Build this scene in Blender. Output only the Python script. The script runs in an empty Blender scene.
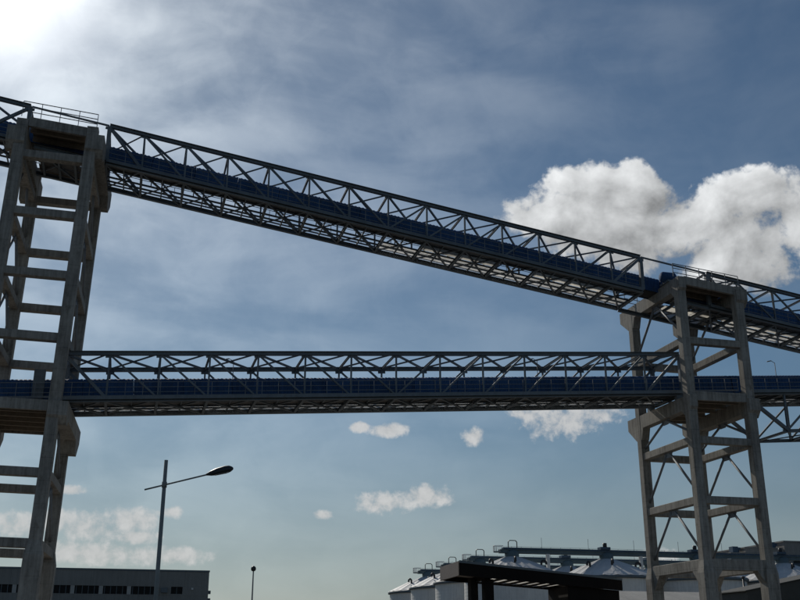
import bpy, bmesh, math, random
from mathutils import Vector, Matrix

random.seed(7)
R = math.radians
SC = bpy.context.scene
COL = SC.collection

# ------------------------------------------------------------------ camera
ALPHA = R(15.0)            # yaw of the whole terminal grid against the view direction
CAM_Z = 1.6
cd = bpy.data.cameras.new('camera')
cam = bpy.data.objects.new('camera', cd)
COL.objects.link(cam)
cam.location = (0, 0, CAM_Z)
cam.rotation_euler = (R(90 + 19.2), 0, 0)
cd.sensor_fit = 'HORIZONTAL'
cd.sensor_width = 36.0
cd.lens = 36.0 * 1007.0 / 800.0
cd.clip_start = 0.1
cd.clip_end = 20000
SC.camera = cam

# ------------------------------------------------------------------ exposure
SC.view_settings.view_transform = 'Standard'
SC.view_settings.look = 'None'
SC.view_settings.gamma = 1.0
SC.view_settings.use_curve_mapping = False
SC.view_settings.exposure = -1.0

# ------------------------------------------------------------------ sun + sky
SUN_AZ = R(-25.5)          # from +Y towards +X
SUN_EL = R(34.0)
sun_dir = Vector((math.sin(SUN_AZ) * math.cos(SUN_EL), math.cos(SUN_AZ) * math.cos(SUN_EL), math.sin(SUN_EL)))
sd = bpy.data.lights.new('sun', 'SUN')
sd.energy = 5.0
sd.angle = R(0.55)
sd.color = (1.0, 0.94, 0.84)
sun = bpy.data.objects.new('sun', sd)
COL.objects.link(sun)
sun.location = sun_dir * 300
sun.rotation_euler = (-sun_dir).to_track_quat('-Z', 'Y').to_euler()

world = bpy.data.worlds.new('World')
SC.world = world
world.use_nodes = True
nt = world.node_tree
nt.nodes.clear()


class NG:
    """small helper to write node maths as expressions"""
    def __init__(self, tree):
        self.t = tree

    def n(self, typ, **kw):
        nd = self.t.nodes.new(typ)
        for k, v in kw.items():
            setattr(nd, k, v)
        return nd

    def put(self, sock, val):
        if val is None:
            return
        if hasattr(val, 'is_output'):
            self.t.links.new(val, sock)
        else:
            sock.default_value = val

    def m(self, op, a, b=None, c=None, clamp=False):
        nd = self.n('ShaderNodeMath', operation=op)
        nd.use_clamp = clamp
        self.put(nd.inputs[0], a)
        self.put(nd.inputs[1], b)
        self.put(nd.inputs[2], c)
        return nd.outputs[0]

    def sstep(self, x, lo, hi, a=0.0, b=1.0):
        nd = self.n('ShaderNodeMapRange', interpolation_type='SMOOTHSTEP')
        self.put(nd.inputs[0], x)
        nd.inputs[1].default_value = lo
        nd.inputs[2].default_value = hi
        nd.inputs[3].default_value = a
        nd.inputs[4].default_value = b
        return nd.outputs[0]

    def lin(self, x, lo, hi, a=0.0, b=1.0):
        nd = self.n('ShaderNodeMapRange')
        self.put(nd.inputs[0], x)
        nd.inputs[1].default_value = lo
        nd.inputs[2].default_value = hi
        nd.inputs[3].default_value = a
        nd.inputs[4].default_value = b
        return nd.outputs[0]

    def noise(self, vec, scale, detail=4, rough=0.55, dist=0.0, lac=2.0):
        nd = self.n('ShaderNodeTexNoise')
        self.put(nd.inputs['Vector'], vec)
        nd.inputs['Scale'].default_value = scale
        nd.inputs['Detail'].default_value = detail
        nd.inputs['Roughness'].default_value = rough
        nd.inputs['Distortion'].default_value = dist
        nd.inputs['Lacunarity'].default_value = lac
        return nd.outputs[0]

    def vec(self, x, y, z=0.0):
        nd = self.n('ShaderNodeCombineXYZ')
        self.put(nd.inputs[0], x)
        self.put(nd.inputs[1], y)
        self.put(nd.inputs[2], z)
        return nd.outputs[0]

    def sep(self, v):
        nd = self.n('ShaderNodeSeparateXYZ')
        self.put(nd.inputs[0], v)
        return nd.outputs

    def vm(self, op, a, b=None, scale=None):
        nd = self.n('ShaderNodeVectorMath', operation=op)
        self.put(nd.inputs[0], a)
        self.put(nd.inputs[1], b)
        if scale is not None:
            self.put(nd.inputs['Scale'], scale)
        return nd.outputs['Value'] if op in ('DOT_PRODUCT', 'LENGTH', 'DISTANCE') else nd.outputs[0]

    def mix(self, fac, a, b, mode='MIX'):
        nd = self.n('ShaderNodeMix', data_type='RGBA', blend_type=mode)
        self.put(nd.inputs[0], fac)
        self.put(nd.inputs[6], a)
        self.put(nd.inputs[7], b)
        return nd.outputs[2]

    def ramp(self, fac, stops):
        nd = self.n('ShaderNodeValToRGB')
        cr = nd.color_ramp
        while len(cr.elements) < len(stops):
            cr.elements.new(0.5)
        for e, (p, c) in zip(cr.elements, stops):
            e.position = p
            e.color = (c[0], c[1], c[2], 1)
        self.put(nd.inputs[0], fac)
        return nd.outputs[0]


VEIL = 1.08
WB = (0.89, 1.02, 1.06)
g = NG(nt)
sky = g.n('ShaderNodeTexSky', sky_type='NISHITA')
sky.sun_disc = False
sky.sun_elevation = SUN_EL
sky.sun_rotation = SUN_AZ
sky.altitude = 10
sky.air_density = 1.2
sky.dust_density = 0.35
sky.ozone_density = 4.0
SKY_STRENGTH = 0.079

D = g.n('ShaderNodeTexCoord').outputs['Generated']
dx, dy, dz = g.sep(D)
az = g.m('ARCTAN2', dx, dy)                       # radians, 0 = straight ahead
el = g.m('ARCSINE', g.m('MAXIMUM', g.m('MINIMUM', dz, 1.0), -1.0))
AE = g.vec(az, el)
cos_sun = g.vm('DOT_PRODUCT', D, tuple(sun_dir))
ang = g.m('ARCCOSINE', g.m('MINIMUM', cos_sun, 0.99999))   # angle from the sun

# noise domains (3-D direction, so the field carries on all round the sky)
billow = g.noise(D, 15.0, 7, 0.56, 0.25)
fine = g.noise(D, 72.0, 6, 0.60, 0.15)
billow_s = g.noise(g.vm('ADD', D, (-0.013, 0.004, 0.012)), 15.0, 5, 0.56, 0.25)


def pix(x, y):
    """photo pixel -> (azimuth, elevation) on the sky"""
    th = R(19.2)
    X, d = x - 400, 300 - y
    Y = 1007 * math.cos(th) - d * math.sin(th)
    Z = 1007 * math.sin(th) + d * math.cos(th)
    return math.atan2(X, Y), math.atan2(Z, math.hypot(X, Y))


def union(bl, shift=(0, 0)):
    """one minus the smooth minimum of the squared distances to a heap of cloud lobes"""
    o = None
    for x, y, rx, ry in bl:
        a, e = pix(x, y)
        k = 1030.0
        sx, sy = math.cos(e) * k / rx, k / ry
        nd = g.n('ShaderNodeVectorMath', operation='MULTIPLY_ADD')
        g.put(nd.inputs[0], AE)
        nd.inputs[1].default_value = (sx, sy, 0)
        nd.inputs[2].default_value = (-(a + shift[0]) * sx, -(e + shift[1]) * sy, 0)
        r2 = g.vm('DOT_PRODUCT', nd.outputs[0], nd.outputs[0])
        o = r2 if o is None else g.m('SMOOTH_MIN', o, r2, 0.5)
    return g.m('SUBTRACT', 1.0, o)


big = [(535, 218, 52, 22), (590, 198, 56, 38), (636, 192, 44, 32), (625, 230, 90, 46), (685, 228, 60, 36),
       (722, 208, 50, 34), (756, 200, 46, 32), (765, 240, 70, 48), (815, 215, 60, 46), (735, 262, 56, 24),
       (880, 230, 70, 55)]
mid = [(562, 421, 50, 22), (592, 414, 36, 14), (528, 414, 26, 10),
       (380, 503, 36, 14), (428, 496, 32, 13),
       (390, 430, 22, 8), (474, 436, 13, 10), (360, 427, 11, 6)]
low = [(88, 526, 44, 17), (130, 520, 32, 14), (50, 520, 30, 12), (136, 537, 24, 8), (70, 490, 18, 5),
       (12, 525, 30, 15), (80, 553, 64, 12), (168, 556, 44, 10), (322, 515, 12, 5), (655, 556, 22, 9), (170, 512, 16, 7)]

s_big = union(big)
s_lit = union(big, (0.016, -0.016))            # the heap shifted away from the sun: its lee side is the shaded one
vb = g.m('ADD', s_big, g.m('MULTIPLY', g.m('SUBTRACT', billow, 0.5), 3.4))
vb = g.m('ADD', vb, g.m('MULTIPLY', g.m('SUBTRACT', fine, 0.5), 1.5))
mb = g.sstep(vb, 0.0, 0.62)
fm = g.m('ADD', g.m('MULTIPLY', g.m('SUBTRACT', fine, 0.5), 3.2), g.m('MULTIPLY', g.m('SUBTRACT', billow, 0.5), 1.2))
mm = g.m('MULTIPLY', g.sstep(g.m('ADD', union(mid), fm), 0.0, 1.1), 0.85)
ml = g.m('MULTIPLY', g.sstep(g.m('ADD', union(low), fm), -0.1, 1.2), 0.80)
# low fair-weather clouds everywhere else round the horizon
band = g.m('MULTIPLY', g.sstep(el, R(2.0), R(6.0)), g.sstep(el, R(34), R(12)))
behind = g.sstep(g.m('ABSOLUTE', az), R(30), R(50))       # the sky in view has its own clouds
field = g.noise(g.vm('MULTIPLY', D, (1, 1, 2.4)), 4.2, 4, 0.58)
mf = g.m('MULTIPLY', g.m('MULTIPLY', g.sstep(field, 0.53, 0.64), band), g.m('MULTIPLY', behind, 0.8))

# thin veil of high cloud, combed by the wind, that scatters forward around the sun
comb = g.noise(g.vm('MULTIPLY', g.vm('ADD', D, (39.42, 22.14, 30.78)), (1.0, 1.6, 2.6)), 5.5, 6, 0.50, 0.35)
comb2 = g.noise(D, 21.0, 6, 0.62, 0.5)
mott = g.m('ADD', g.m('MULTIPLY', g.sstep(comb, 0.34, 0.70), 0.85), g.m('MULTIPLY', g.m('SUBTRACT', g.sstep(comb2, 0.34, 0.74), 0.35), 0.24))
hg = g.m('EXPONENT', g.m('MULTIPLY', ang, -3.5))            # wide forward scattering
hg2 = g.m('EXPONENT', g.m('MULTIPLY', g.m('MULTIPLY', ang, ang), -150.0))   # aureole
veil = g.m('MULTIPLY', hg, g.m('ADD', 0.27, g.m('MULTIPLY', mott, VEIL)))

SKYC = g.vm('SCALE', sky.outputs[0], None, SKY_STRENGTH)
base = g.vm('MULTIPLY', SKYC, WB)                 # white balance of the camera
grey = g.vm('DOT_PRODUCT', base, (0.30, 0.40, 0.30))
base = g.mix(g.sstep(el, R(15), R(0), 0.0, 0.6), base, g.vm('SCALE', (0.91, 0.99, 1.05), None, grey))   # dusty air low down
base = g.vm('ADD', base, g.vm('SCALE', (1.02, 1.03, 0.97), None, veil))
base = g.vm('ADD', base, g.vm('SCALE', (1.0, 0.98, 0.95), None, g.m('MULTIPLY', hg2, 2.0)))

lee = g.lin(g.m('SUBTRACT', s_big, s_lit), -0.7, 0.7, 0.0, 1.0)     # 1 on the side towards the sun
core = g.sstep(vb, 0.5, 2.0)
lum = g.m('ADD', g.m('MULTIPLY', lee, 0.75), g.m('MULTIPLY', core, -0.30))
relief = g.m('MULTIPLY', g.m('SUBTRACT', billow, billow_s), 2.6)          # sides of the billows turned to the sun are lighter
lum = g.m('ADD', g.m('ADD', lum, 0.74), relief)
cc = g.vm('SCALE', (0.97, 0.99, 1.0), None, g.m('MAXIMUM', lum, 0.5))
out = g.mix(g.m('MULTIPLY', mb, 0.96), base, cc)
small = g.vm('SCALE', (1.0, 1.0, 0.99), None, g.lin(fine, 0.3, 0.7, 0.98, 1.28))
out = g.mix(mm, out, small)
out = g.mix(ml, out, small)
out = g.mix(mf, out, (0.96, 0.98, 1.0, 1))
bg = g.n('ShaderNodeBackground')
g.put(bg.inputs[0], out)
bg.inputs[1].default_value = 1.0
wo = g.n('ShaderNodeOutputWorld')
nt.links.new(bg.outputs[0], wo.inputs[0])
world.cycles.sampling_method = 'MANUAL'
world.cycles.sample_map_resolution = 512

# ------------------------------------------------------------------ materials
MATS = {}


def mat(name, base_c, rough=0.7, metal=0.0, spec=0.4, var=0.25, vscale=0.6, streak=0.0, bump=0.0, bscale=8.0,
        stain=None, trans=0.0, tint=0.0, courses=0.0):
    if name in MATS:
        return MATS[name]
    m = bpy.data.materials.new(name)
    m.use_nodes = True
    t = m.node_tree
    t.nodes.clear()
    k = NG(t)
    pos = k.n('ShaderNodeNewGeometry').outputs['Position']
    b = k.n('ShaderNodeBsdfPrincipled')
    n1 = k.noise(pos, vscale, 6, 0.62)
    n2 = k.noise(pos, vscale * 9, 4, 0.6)
    v = k.m('ADD', k.m('MULTIPLY', k.lin(n1, 0.3, 0.7, -1, 1), var), k.m('MULTIPLY', k.lin(n2, 0.3, 0.7, -1, 1), var * 0.5))
    if streak:                                   # rain marks running down
        ns = k.noise(k.vm('MULTIPLY', pos, (3.2, 3.2, 0.22)), 1.4, 5, 0.65)
        v = k.m('ADD', v, k.m('MULTIPLY', k.lin(ns, 0.35, 0.7, 0.3, -1), streak))
    if courses:                                  # board marks of the formwork
        z = k.sep(pos)[2]
        fr = k.m('FRACT', k.m('MULTIPLY', z, 1 / courses))
        v = k.m('ADD', v, k.m('MULTIPLY', k.sstep(fr, 0.05, 0.0), -0.20))
    if tint:                                     # each piece a little different
        oi = k.n('ShaderNodeObjectInfo').outputs['Random']
        v = k.m('ADD', v, k.m('MULTIPLY', k.m('SUBTRACT', oi, 0.5), tint))
    col = k.vm('SCALE', base_c, None, k.m('MAXIMUM', k.m('ADD', 1.0, v), 0.15))
    if stain:
        nr = k.noise(k.vm('MULTIPLY', pos, (1, 1, 0.5)), 1.7, 6, 0.7)
        col = k.mix(k.sstep(nr, 0.56, 0.72, 0.0, stain[3]), col, (stain[0], stain[1], stain[2], 1))
    k.put(b.inputs['Base Color'], col)
    b.inputs['Metallic'].default_value = metal
    k.put(b.inputs['Roughness'], k.lin(n2, 0.3, 0.7, max(0.05, rough - 0.1), min(1, rough + 0.1)))
    b.inputs['Specular IOR Level'].default_value = spec
    if bump:
        bn = k.n('ShaderNodeBump')
        bn.inputs['Strength'].default_value = bump
        bn.inputs['Distance'].default_value = 0.03
        k.put(bn.inputs['Height'], k.noise(pos, bscale, 6, 0.65))
        k.put(b.inputs['Normal'], bn.outputs[0])
    o = k.n('ShaderNodeOutputMaterial')
    if trans:
        tr = k.n('ShaderNodeBsdfTranslucent')
        k.put(tr.inputs[0], col)
        mx = k.n('ShaderNodeMixShader')
        mx.inputs[0].default_value = trans
        t.links.new(b.outputs[0], mx.inputs[1])
        t.links.new(tr.outputs[0], mx.inputs[2])
        t.links.new(mx.outputs[0], o.inputs[0])
    else:
        t.links.new(b.outputs[0], o.inputs[0])
    MATS[name] = m
    return m


CONC = mat('weathered_concrete', (0.325, 0.305, 0.27), 0.88, spec=0.25, var=0.2, vscale=0.45, streak=0.42, bump=0.35, bscale=14, courses=1.5,
           stain=(0.15, 0.13, 0.105, 0.7), tint=0.16)
CONC2 = mat('precast_concrete', (0.27, 0.225, 0.175), 0.9, spec=0.2, var=0.18, vscale=0.7, streak=0.15, bump=0.3, stain=(0.14, 0.12, 0.10, 0.6), tint=0.2)
STEEL = mat('painted_steel', (0.125, 0.148, 0.165), 0.5, metal=0.0, spec=0.5, var=0.22, vscale=0.8, streak=0.12, stain=(0.10, 0.065, 0.045, 0.45), tint=0.22)
STEELL = mat('galvanised_steel', (0.20, 0.215, 0.23), 0.65, metal=0.0, spec=0.35, var=0.16, vscale=1.0, streak=0.1, stain=(0.14, 0.10, 0.075, 0.4), tint=0.2)
BLUE = mat('blue_cover_sheet', (0.040, 0.092, 0.205), 0.8, spec=0.15, var=0.22, vscale=0.9, streak=0.2, stain=(0.11, 0.12, 0.125, 0.55), tint=0.35)
FLOOR = mat('translucent_floor_sheet', (0.88, 0.87, 0.84), 0.7, var=0.12, vscale=0.9, trans=0.9, tint=0.25, stain=(0.45, 0.42, 0.36, 0.5))
GRATE = mat('deck_plate', (0.16, 0.155, 0.15), 0.7, var=0.25, vscale=0.9, tint=0.3, stain=(0.11, 0.075, 0.05, 0.5))
BELT = mat('rubber_belt', (0.035, 0.035, 0.036), 0.8, var=0.2)


# ------------------------------------------------------------------ building helpers
def W(u, v, z):
    c, s = math.cos(ALPHA), math.sin(ALPHA)
    return Vector((u * c - v * s, u * s + v * c, z))


def mesh_from(bm, name, m, smooth=False):
    me = bpy.data.meshes.new(name)
    bm.normal_update()
    if smooth:
        for f in bm.faces:
            f.smooth = True
    bm.to_mesh(me)
    bm.free()
    me.materials.append(m)
    return me


def prof_pts(kind, w, h):
    a, b = w / 2, h / 2
    if kind == 'I':
        t, s = max(h * 0.10, 0.02), max(w * 0.06, 0.014)
        return [(-a, -b), (a, -b), (a, -b + t), (s, -b + t), (s, b - t), (a, b - t), (a, b), (-a, b), (-a, b - t), (-s, b - t), (-s, -b + t), (-a, -b + t)]
    if kind == 'C':        # chamfered concrete
        c = min(w, h) * 0.05
        return [(-a + c, -b), (a - c, -b), (a, -b + c), (a, b - c), (a - c, b), (-a + c, b), (-a, b - c), (-a, -b + c)]
    if kind == 'O':
        return [(a * math.cos(i * math.pi / 5), b * math.sin(i * math.pi / 5)) for i in range(10)]
    if kind == 'L':
        t = max(w * 0.12, 0.012)
        return [(-a, -b), (a, -b), (a, -b + t), (-a + t, -b + t), (-a + t, b), (-a, b)]
    return [(-a, -b), (a, -b), (a, b), (-a, b)]


CACHE = {}


def bar_mesh(kind, w, h, L, m):
    """prism of length L along +X; profile w across Y, h up Z"""
    key = (kind, round(w, 3), round(h, 3), round(L, 2), m.name)
    if key in CACHE:
        return CACHE[key]
    bm = bmesh.new()
    p = prof_pts(kind, w, h)
    v0 = [bm.verts.new((0, y, z)) for y, z in p]
    v1 = [bm.verts.new((L, y, z)) for y, z in p]
    n = len(p)
    for i in range(n):
        j = (i + 1) % n
        bm.faces.new((v0[i], v0[j], v1[j], v1[i]))
    bm.faces.new(list(reversed(v0)))
    bm.faces.new(v1)
    bmesh.ops.recalc_face_normals(bm, faces=bm.faces)
    me = mesh_from(bm, kind + '_section', m, smooth=(kind == 'O'))
    CACHE[key] = me
    return me


class Thing:
    """top-level Empty at a thing's base, turned to the terminal grid; parts are given in (u, v, z)"""
    def __init__(self, name, label, cat, org, group=None, yaw=ALPHA):
        self.o = Vector(org)
        self.root = bpy.data.objects.new(name, None)
        COL.objects.link(self.root)
        self.root.location = W(*org) if yaw == ALPHA else Vector(org)
        self.root.rotation_euler = (0, 0, yaw)
        self.root['label'] = label
        self.root['category'] = cat
        if group:
            self.root['group'] = group

    def add(self, name, me, loc=(0, 0, 0), rot=None, parent=None):
        o = bpy.data.objects.new(name, me)
        COL.objects.link(o)
        o.parent = parent or self.root
        L = Vector(loc) - self.o
        if parent is not None:                    # sub-parts: parent parts of these sit unrotated unless they are bars
            M = Matrix.Translation(L) @ (rot.to_4x4() if rot else Matrix())
            o.matrix_basis = parent.matrix_basis.inverted() @ M
        else:
            o.matrix_basis = Matrix.Translation(L) @ (rot.to_4x4() if rot else Matrix())
        return o

    def bar(self, name, p, q, w, h, m, kind='B', parent=None, up=(0, 0, 1)):
        p, q = Vector(p), Vector(q)
        d = q - p
        L = d.length
        x = d.normalized()
        z = Vector(up) - x * x.dot(Vector(up))
        if z.length < 1e-4:
            z = Vector((0, 1, 0)) - x * x.y
        z.normalize()
        y = z.cross(x)
        rot = Matrix((x, y, z)).transposed()
        return self.add(name, bar_mesh(kind, w, h, L, m), p, rot, parent)

    def poly(self, name, pts, axis, lo, hi, m, parent=None):
        """polygon extruded along 'u', 'v' or 'z' from lo to hi (absolute coords)"""
        bm = bmesh.new()

        def P(a, b, c):
            v = {'u': (c, a, b), 'v': (a, c, b), 'z': (a, b, c)}[axis]
            return bm.verts.new(Vector(v) - self.o)
        A = [P(a, b, lo) for a, b in pts]
        B = [P(a, b, hi) for a, b in pts]
        n = len(pts)
        for i in range(n):
            j = (i + 1) % n
            bm.faces.new((A[i], A[j], B[j], B[i]))
        bm.faces.new(A)
        bm.faces.new(B)
        bmesh.ops.recalc_face_normals(bm, faces=bm.faces)
        return self.add(name, mesh_from(bm, name, m), self.o, None, parent)

    def box(self, name, lo, hi, m, parent=None):
        return self.poly(name, [(lo[0], lo[1]), (hi[0], lo[1]), (hi[0], hi[1]), (lo[0], hi[1])], 'z', lo[2], hi[2], m, parent)

    def loft(self, name, secs, m, parent=None, ch=0.04):
        """square column through sections (u, v, z, half-size)"""
        bm = bmesh.new()
        rings = []
        for (uu, vv, z, s) in secs:
            c = ch
            pts = [(-s + c, -s), (s - c, -s), (s, -s + c), (s, s - c), (s - c, s), (-s + c, s), (-s, s - c), (-s, -s + c)]
            rings.append([bm.verts.new(Vector((uu + a, vv + b, z)) - self.o) for a, b in pts])
        for r0, r1 in zip(rings, rings[1:]):
            for i in range(8):
                j = (i + 1) % 8
                bm.faces.new((r0[i], r0[j], r1[j], r1[i]))
        bm.faces.new(rings[0])
        bm.faces.new(rings[-1])
        bmesh.ops.recalc_face_normals(bm, faces=bm.faces)
        return self.add(name, mesh_from(bm, name, m), self.o, None, parent)


def lathe_mesh(name, prof, m, seg=48, smooth=True):
    bm = bmesh.new()
    rings = []
    for r, z in prof:
        if r < 1e-4:
            rings.append([bm.verts.new((0, 0, z))])
        else:
            rings.append([bm.verts.new((r * math.cos(2 * math.pi * i / seg), r * math.sin(2 * math.pi * i / seg), z)) for i in range(seg)])
    for a, b in zip(rings, rings[1:]):
        for i in range(seg):
            j = (i + 1) % seg
            if len(a) == 1:
                bm.faces.new((a[0], b[i], b[j]))
            elif len(b) == 1:
                bm.faces.new((a[i], a[j], b[0]))
            else:
                bm.faces.new((a[i], a[j], b[j], b[i]))
    bmesh.ops.recalc_face_normals(bm, faces=bm.faces)
    return mesh_from(bm, name, m, smooth)


# ------------------------------------------------------------------ ground
ASPH = mat('yard_asphalt', (0.055, 0.054, 0.052), 0.9, var=0.3, vscale=0.12, bump=0.3, bscale=30)
bm = bmesh.new()
S = 4000
N = 8
grid = [[bm.verts.new((-S + 2 * S * i / N, -S + 2 * S * j / N, 0)) for j in range(N + 1)] for i in range(N + 1)]
for i in range(N):
    for j in range(N):
        bm.faces.new((grid[i][j], grid[i + 1][j], grid[i + 1][j + 1], grid[i][j + 1]))
gr = bpy.data.objects.new('ground', mesh_from(bm, 'ground', ASPH))
COL.objects.link(gr)
gr['kind'] = 'structure'
# pale concrete apron round the towers
APR = mat('apron_concrete', (0.20, 0.185, 0.165), 0.9, var=0.2, vscale=0.2, stain=(0.12, 0.11, 0.1, 0.5))
bm = bmesh.new()
vs = [bm.verts.new(W(a, b, 0.004)) for a, b in ((-60, 52), (90, 52), (90, 100), (-60, 100))]
bm.faces.new(vs)
ap = bpy.data.objects.new('pavement', mesh_from(bm, 'pavement', APR))
COL.objects.link(ap)
ap['kind'] = 'structure'

# ------------------------------------------------------------------ towers
VF, VB = 69.75, 77.85      # front and back leg lines


def cap_poly(vn, vf, zt, d, hd, fl=0.95):
    """cross-head seen along u: overhanging far end with a chamfer, small haunches inside the legs"""
    return [(vn, zt), (vf, zt), (vf, zt - fl), (VB + 0.45, zt - hd), (VB - 0.45, zt - hd), (VB - 0.8, zt - d - 0.02), (VF + 0.8, zt - d),
            (VF + 0.45, zt - d - 0.4), (VF - 0.1, zt - d - 0.4), (vn, zt - fl)]


def tower(label, uL, uR, lw, levels, leg_top, base_z, portal):
    uc = (uL + uR) / 2
    T = Thing('conveyor_tower', label, 'tower', (uc, (VF + VB) / 2, 0), 'concrete towers carrying the conveyor bridges')
    s = lw / 2
    for uu in (uL, uR):
        for vv in (VF, VB):
            T.loft('leg', [(uu, vv, 0, s * 1.42), (uu, vv, base_z - 1.0, s * 1.42), (uu, vv, base_z - 0.1, s * 1.0), (uu, vv, leg_top, s)], CONC)
            T.box('footing', (uu - 1.3, vv - 1.3, -0.4), (uu + 1.3, vv + 1.3, 0.35), CONC2)
    for i, z in enumerate(levels):
        thick = portal if i == 0 else 0.58
        wd = lw * (0.80 if i else 0.9)
        for vv in (VF, VB):
            T.bar('beam', (uL + s - 0.02, vv, z - thick / 2), (uR - s + 0.02, vv, z - thick / 2), wd, thick, CONC, 'C')
        for uu in (uL, uR):
            T.bar('beam', (uu, VF + s - 0.02, z - thick / 2), (uu, VB - s + 0.02, z - thick / 2), wd, thick, CONC, 'C')
            if i == 0 and portal > 0.7:           # haunches of the bottom portal
                for vv, sg in ((VF + s, 1), (VB - s, -1)):
                    T.poly('haunch', [(vv - 0.02 * sg, z - thick + 0.01), (vv + 1.1 * sg, z - thick + 0.01), (vv - 0.02 * sg, z - thick - 1.3)], 'u', uu - wd / 2 + 0.003, uu + wd / 2 - 0.003, CONC)
        if i == 0 and portal > 0.7:
            for vv in (VF, VB):
                for uu, sg in ((uL + s, 1), (uR - s, -1)):
                    T.poly('haunch', [(uu - 0.02 * sg, z - thick + 0.01), (uu + 0.8 * sg, z - thick + 0.01), (uu - 0.02 * sg, z - thick - 1.1)], 'v', vv - wd / 2 + 0.003, vv + wd / 2 - 0.003, CONC)
    return T


def braces(T, uu, za, zf, lw):
    """inverted V of steel tubes under the beam whose underside is za, feet on the legs at zf"""
    vm = (VF + VB) / 2
    for sg, vv in ((-1, VF + lw / 2 - 0.03), (1, VB - lw / 2 + 0.03)):
        b = T.bar('brace', (uu, vm + 0.3 * sg, za - 0.16), (uu, vv, zf), 0.2, 0.2, STEELL, 'O')
    T.poly('gusset', [(vm - 0.7, za + 0.02), (vm + 0.7, za + 0.02), (vm + 0.38, za - 0.42), (vm - 0.38, za - 0.42)], 'u', uu - 0.03, uu + 0.03, STEELL)


def handrail(T, name, p, q, n, h=1.1, rails=(0.38, 0.74, 1.1), m=STEELL, t=0.045):
    p, q = Vector(p), Vector(q)
    for k in range(n + 1):
        a = p.lerp(q, k / n)
        T.bar('rail_post', a, a + Vector((0, 0, h)), t, t, m, 'L')
    for r in rails:
        T.bar('rail', p + Vector((0, 0, r)), q + Vector((0, 0, r)), t, t, m, 'B')


def platform(T, uL, uR, zL, zR, lw, full, edge=0.72):
    """walkway platform between the caps: edge beams, precast planks and cross joists"""
    a, b = uL + lw / 2 + 0.02, uR - lw / 2 - 0.02

    def zz(u):
        return zL + (zR - zL) * (u - uL) / (uR - uL)
    for v0, v1 in ((VF - 0.30, VF - 0.04), (VB + 0.04, VB + 0.30)):
        T.poly('edge_beam', [(a, zz(a)), (b, zz(b)), (b, zz(b) - edge), (a, zz(a) - edge)], 'v', v0, v1, CONC)
    rng = [(VF - 0.02, VB + 0.02)] if full else [(VF - 0.02, 72.45), (76.2, VB + 0.02)]
    for (v0, v1) in rng:
        n = max(1, int(round((v1 - v0) / 0.6)))
        for k in range(n):
            w = (v1 - v0) / n
            T.poly('plank', [(a, zz(a) - 0.06), (b, zz(b) - 0.06), (b, zz(b) - 0.22), (a, zz(a) - 0.22)],
                   'v', v0 + k * w + 0.012, v0 + (k + 1) * w - 0.012, CONC2)
    for (v0, v1) in rng:
        n = max(2, int(round((v1 - v0) / 1.5)))
        for k in range(n):
            vv = v0 + (k + 0.7) * (v1 - v0) / n
            T.bar('joist', (a, vv, zz(a) - 0.42), (b, vv, zz(b) - 0.42), 0.22, 0.38, CONC2, 'B')


# left, tall tower
LW = 0.80
uL, uR = -9.75, -4.85
TL = tower('tall grey concrete tower with handrail on top at the left edge', uL, uR, LW, [8.41, 12.92, 22.12, 26.64, 31.16, 35.6], 38.0, 8.41, 0.60)
for uu in (uL, uR):
    o = 1 if uu > -7 else -1            # the cross-heads stand proud of the legs on their outer side
    ua, ub = sorted((uu - o * 0.36, uu + o * 0.92))
    TL.poly('cap_beam', cap_poly(69.2, 79.6, 37.3, 1.3, 2.2, 1.15), 'u', ua, ub, CONC)
    TL.poly('cap_beam', cap_poly(69.2, 79.6, 17.38, 1.1, 2.1), 'u', ua, ub, CONC)
    for za, zf in ((36.5, 32.0), (30.58, 27.2), (26.06, 22.7), (21.54, 18.0), (16.2, 13.5), (12.34, 9.0)):
        braces(TL, uu, za, zf, LW)
TL.root.rotation_euler = (0, R(1.35), R(12.4))      # the tall tower stands a touch out of plumb
TL.root.location = W((uL + uR) / 2 - 0.62, (VF + VB) / 2, 0)
platform(TL, uL, uR, 38.25, 37.9, LW, False)
platform(TL, uL, uR, 17.40, 17.44, LW, True)
handrail(TL, 'handrail', (-9.9, VF - 0.2, 38.25), (-4.6, VF - 0.2, 37.88), 4, 1.25, (0.45, 0.85, 1.25), STEELL, 0.05)
handrail(TL, 'handrail', (-9.9, VB + 0.2, 38.25), (-4.6, VB + 0.2, 37.88), 4, 1.25, (0.45, 0.85, 1.25), STEELL, 0.05)

# right tower
RW = 0.74
uL2, uR2 = 42.62, 47.95
TR = tower('shorter concrete tower with thin steel diagonal braces at the right', uL2, uR2, RW, [8.15, 12.88, 17.55, 25.7], 30.45, 8.15, 0.82)
for uu in (uL2, uR2):
    o = 1 if uu > 45 else -1
    ua, ub = sorted((uu - o * 0.34, uu + o * (0.66 if o > 0 else 0.355)))
    TR.poly('cap_beam', cap_poly(69.2, 79.7, 30.80 - (0.62 if uu > 45 else 0), 1.08, 2.0), 'u', ua, ub, CONC)
    TR.poly('cap_beam', cap_poly(69.2, 79.7, 20.82, 1.1, 2.1), 'u', ua, ub, CONC)
    for za, zf in ((29.7 - (0.62 if uu > 45 else 0), 26.2), (19.70, 18.0), (16.97, 13.4), (12.3, 8.7)):
        braces(TR, uu, za, zf, RW)
platform(TR, uL2, uR2, 31.0, 30.4, RW, False)
platform(TR, uL2, uR2, 21.15, 21.25, RW, True)
handrail(TR, 'handrail', (42.0, VB + 0.2, 31.0), (48.3, VB + 0.2, 30.4), 5, 1.2, (0.42, 0.8, 1.2), STEELL, 0.05)
handrail(TR, 'handrail', (42.3, VF + 0.2, 30.98), (48.4, VF + 0.2, 30.4), 5, 1.2, (0.42, 0.8, 1.2), STEELL, 0.05)
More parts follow.
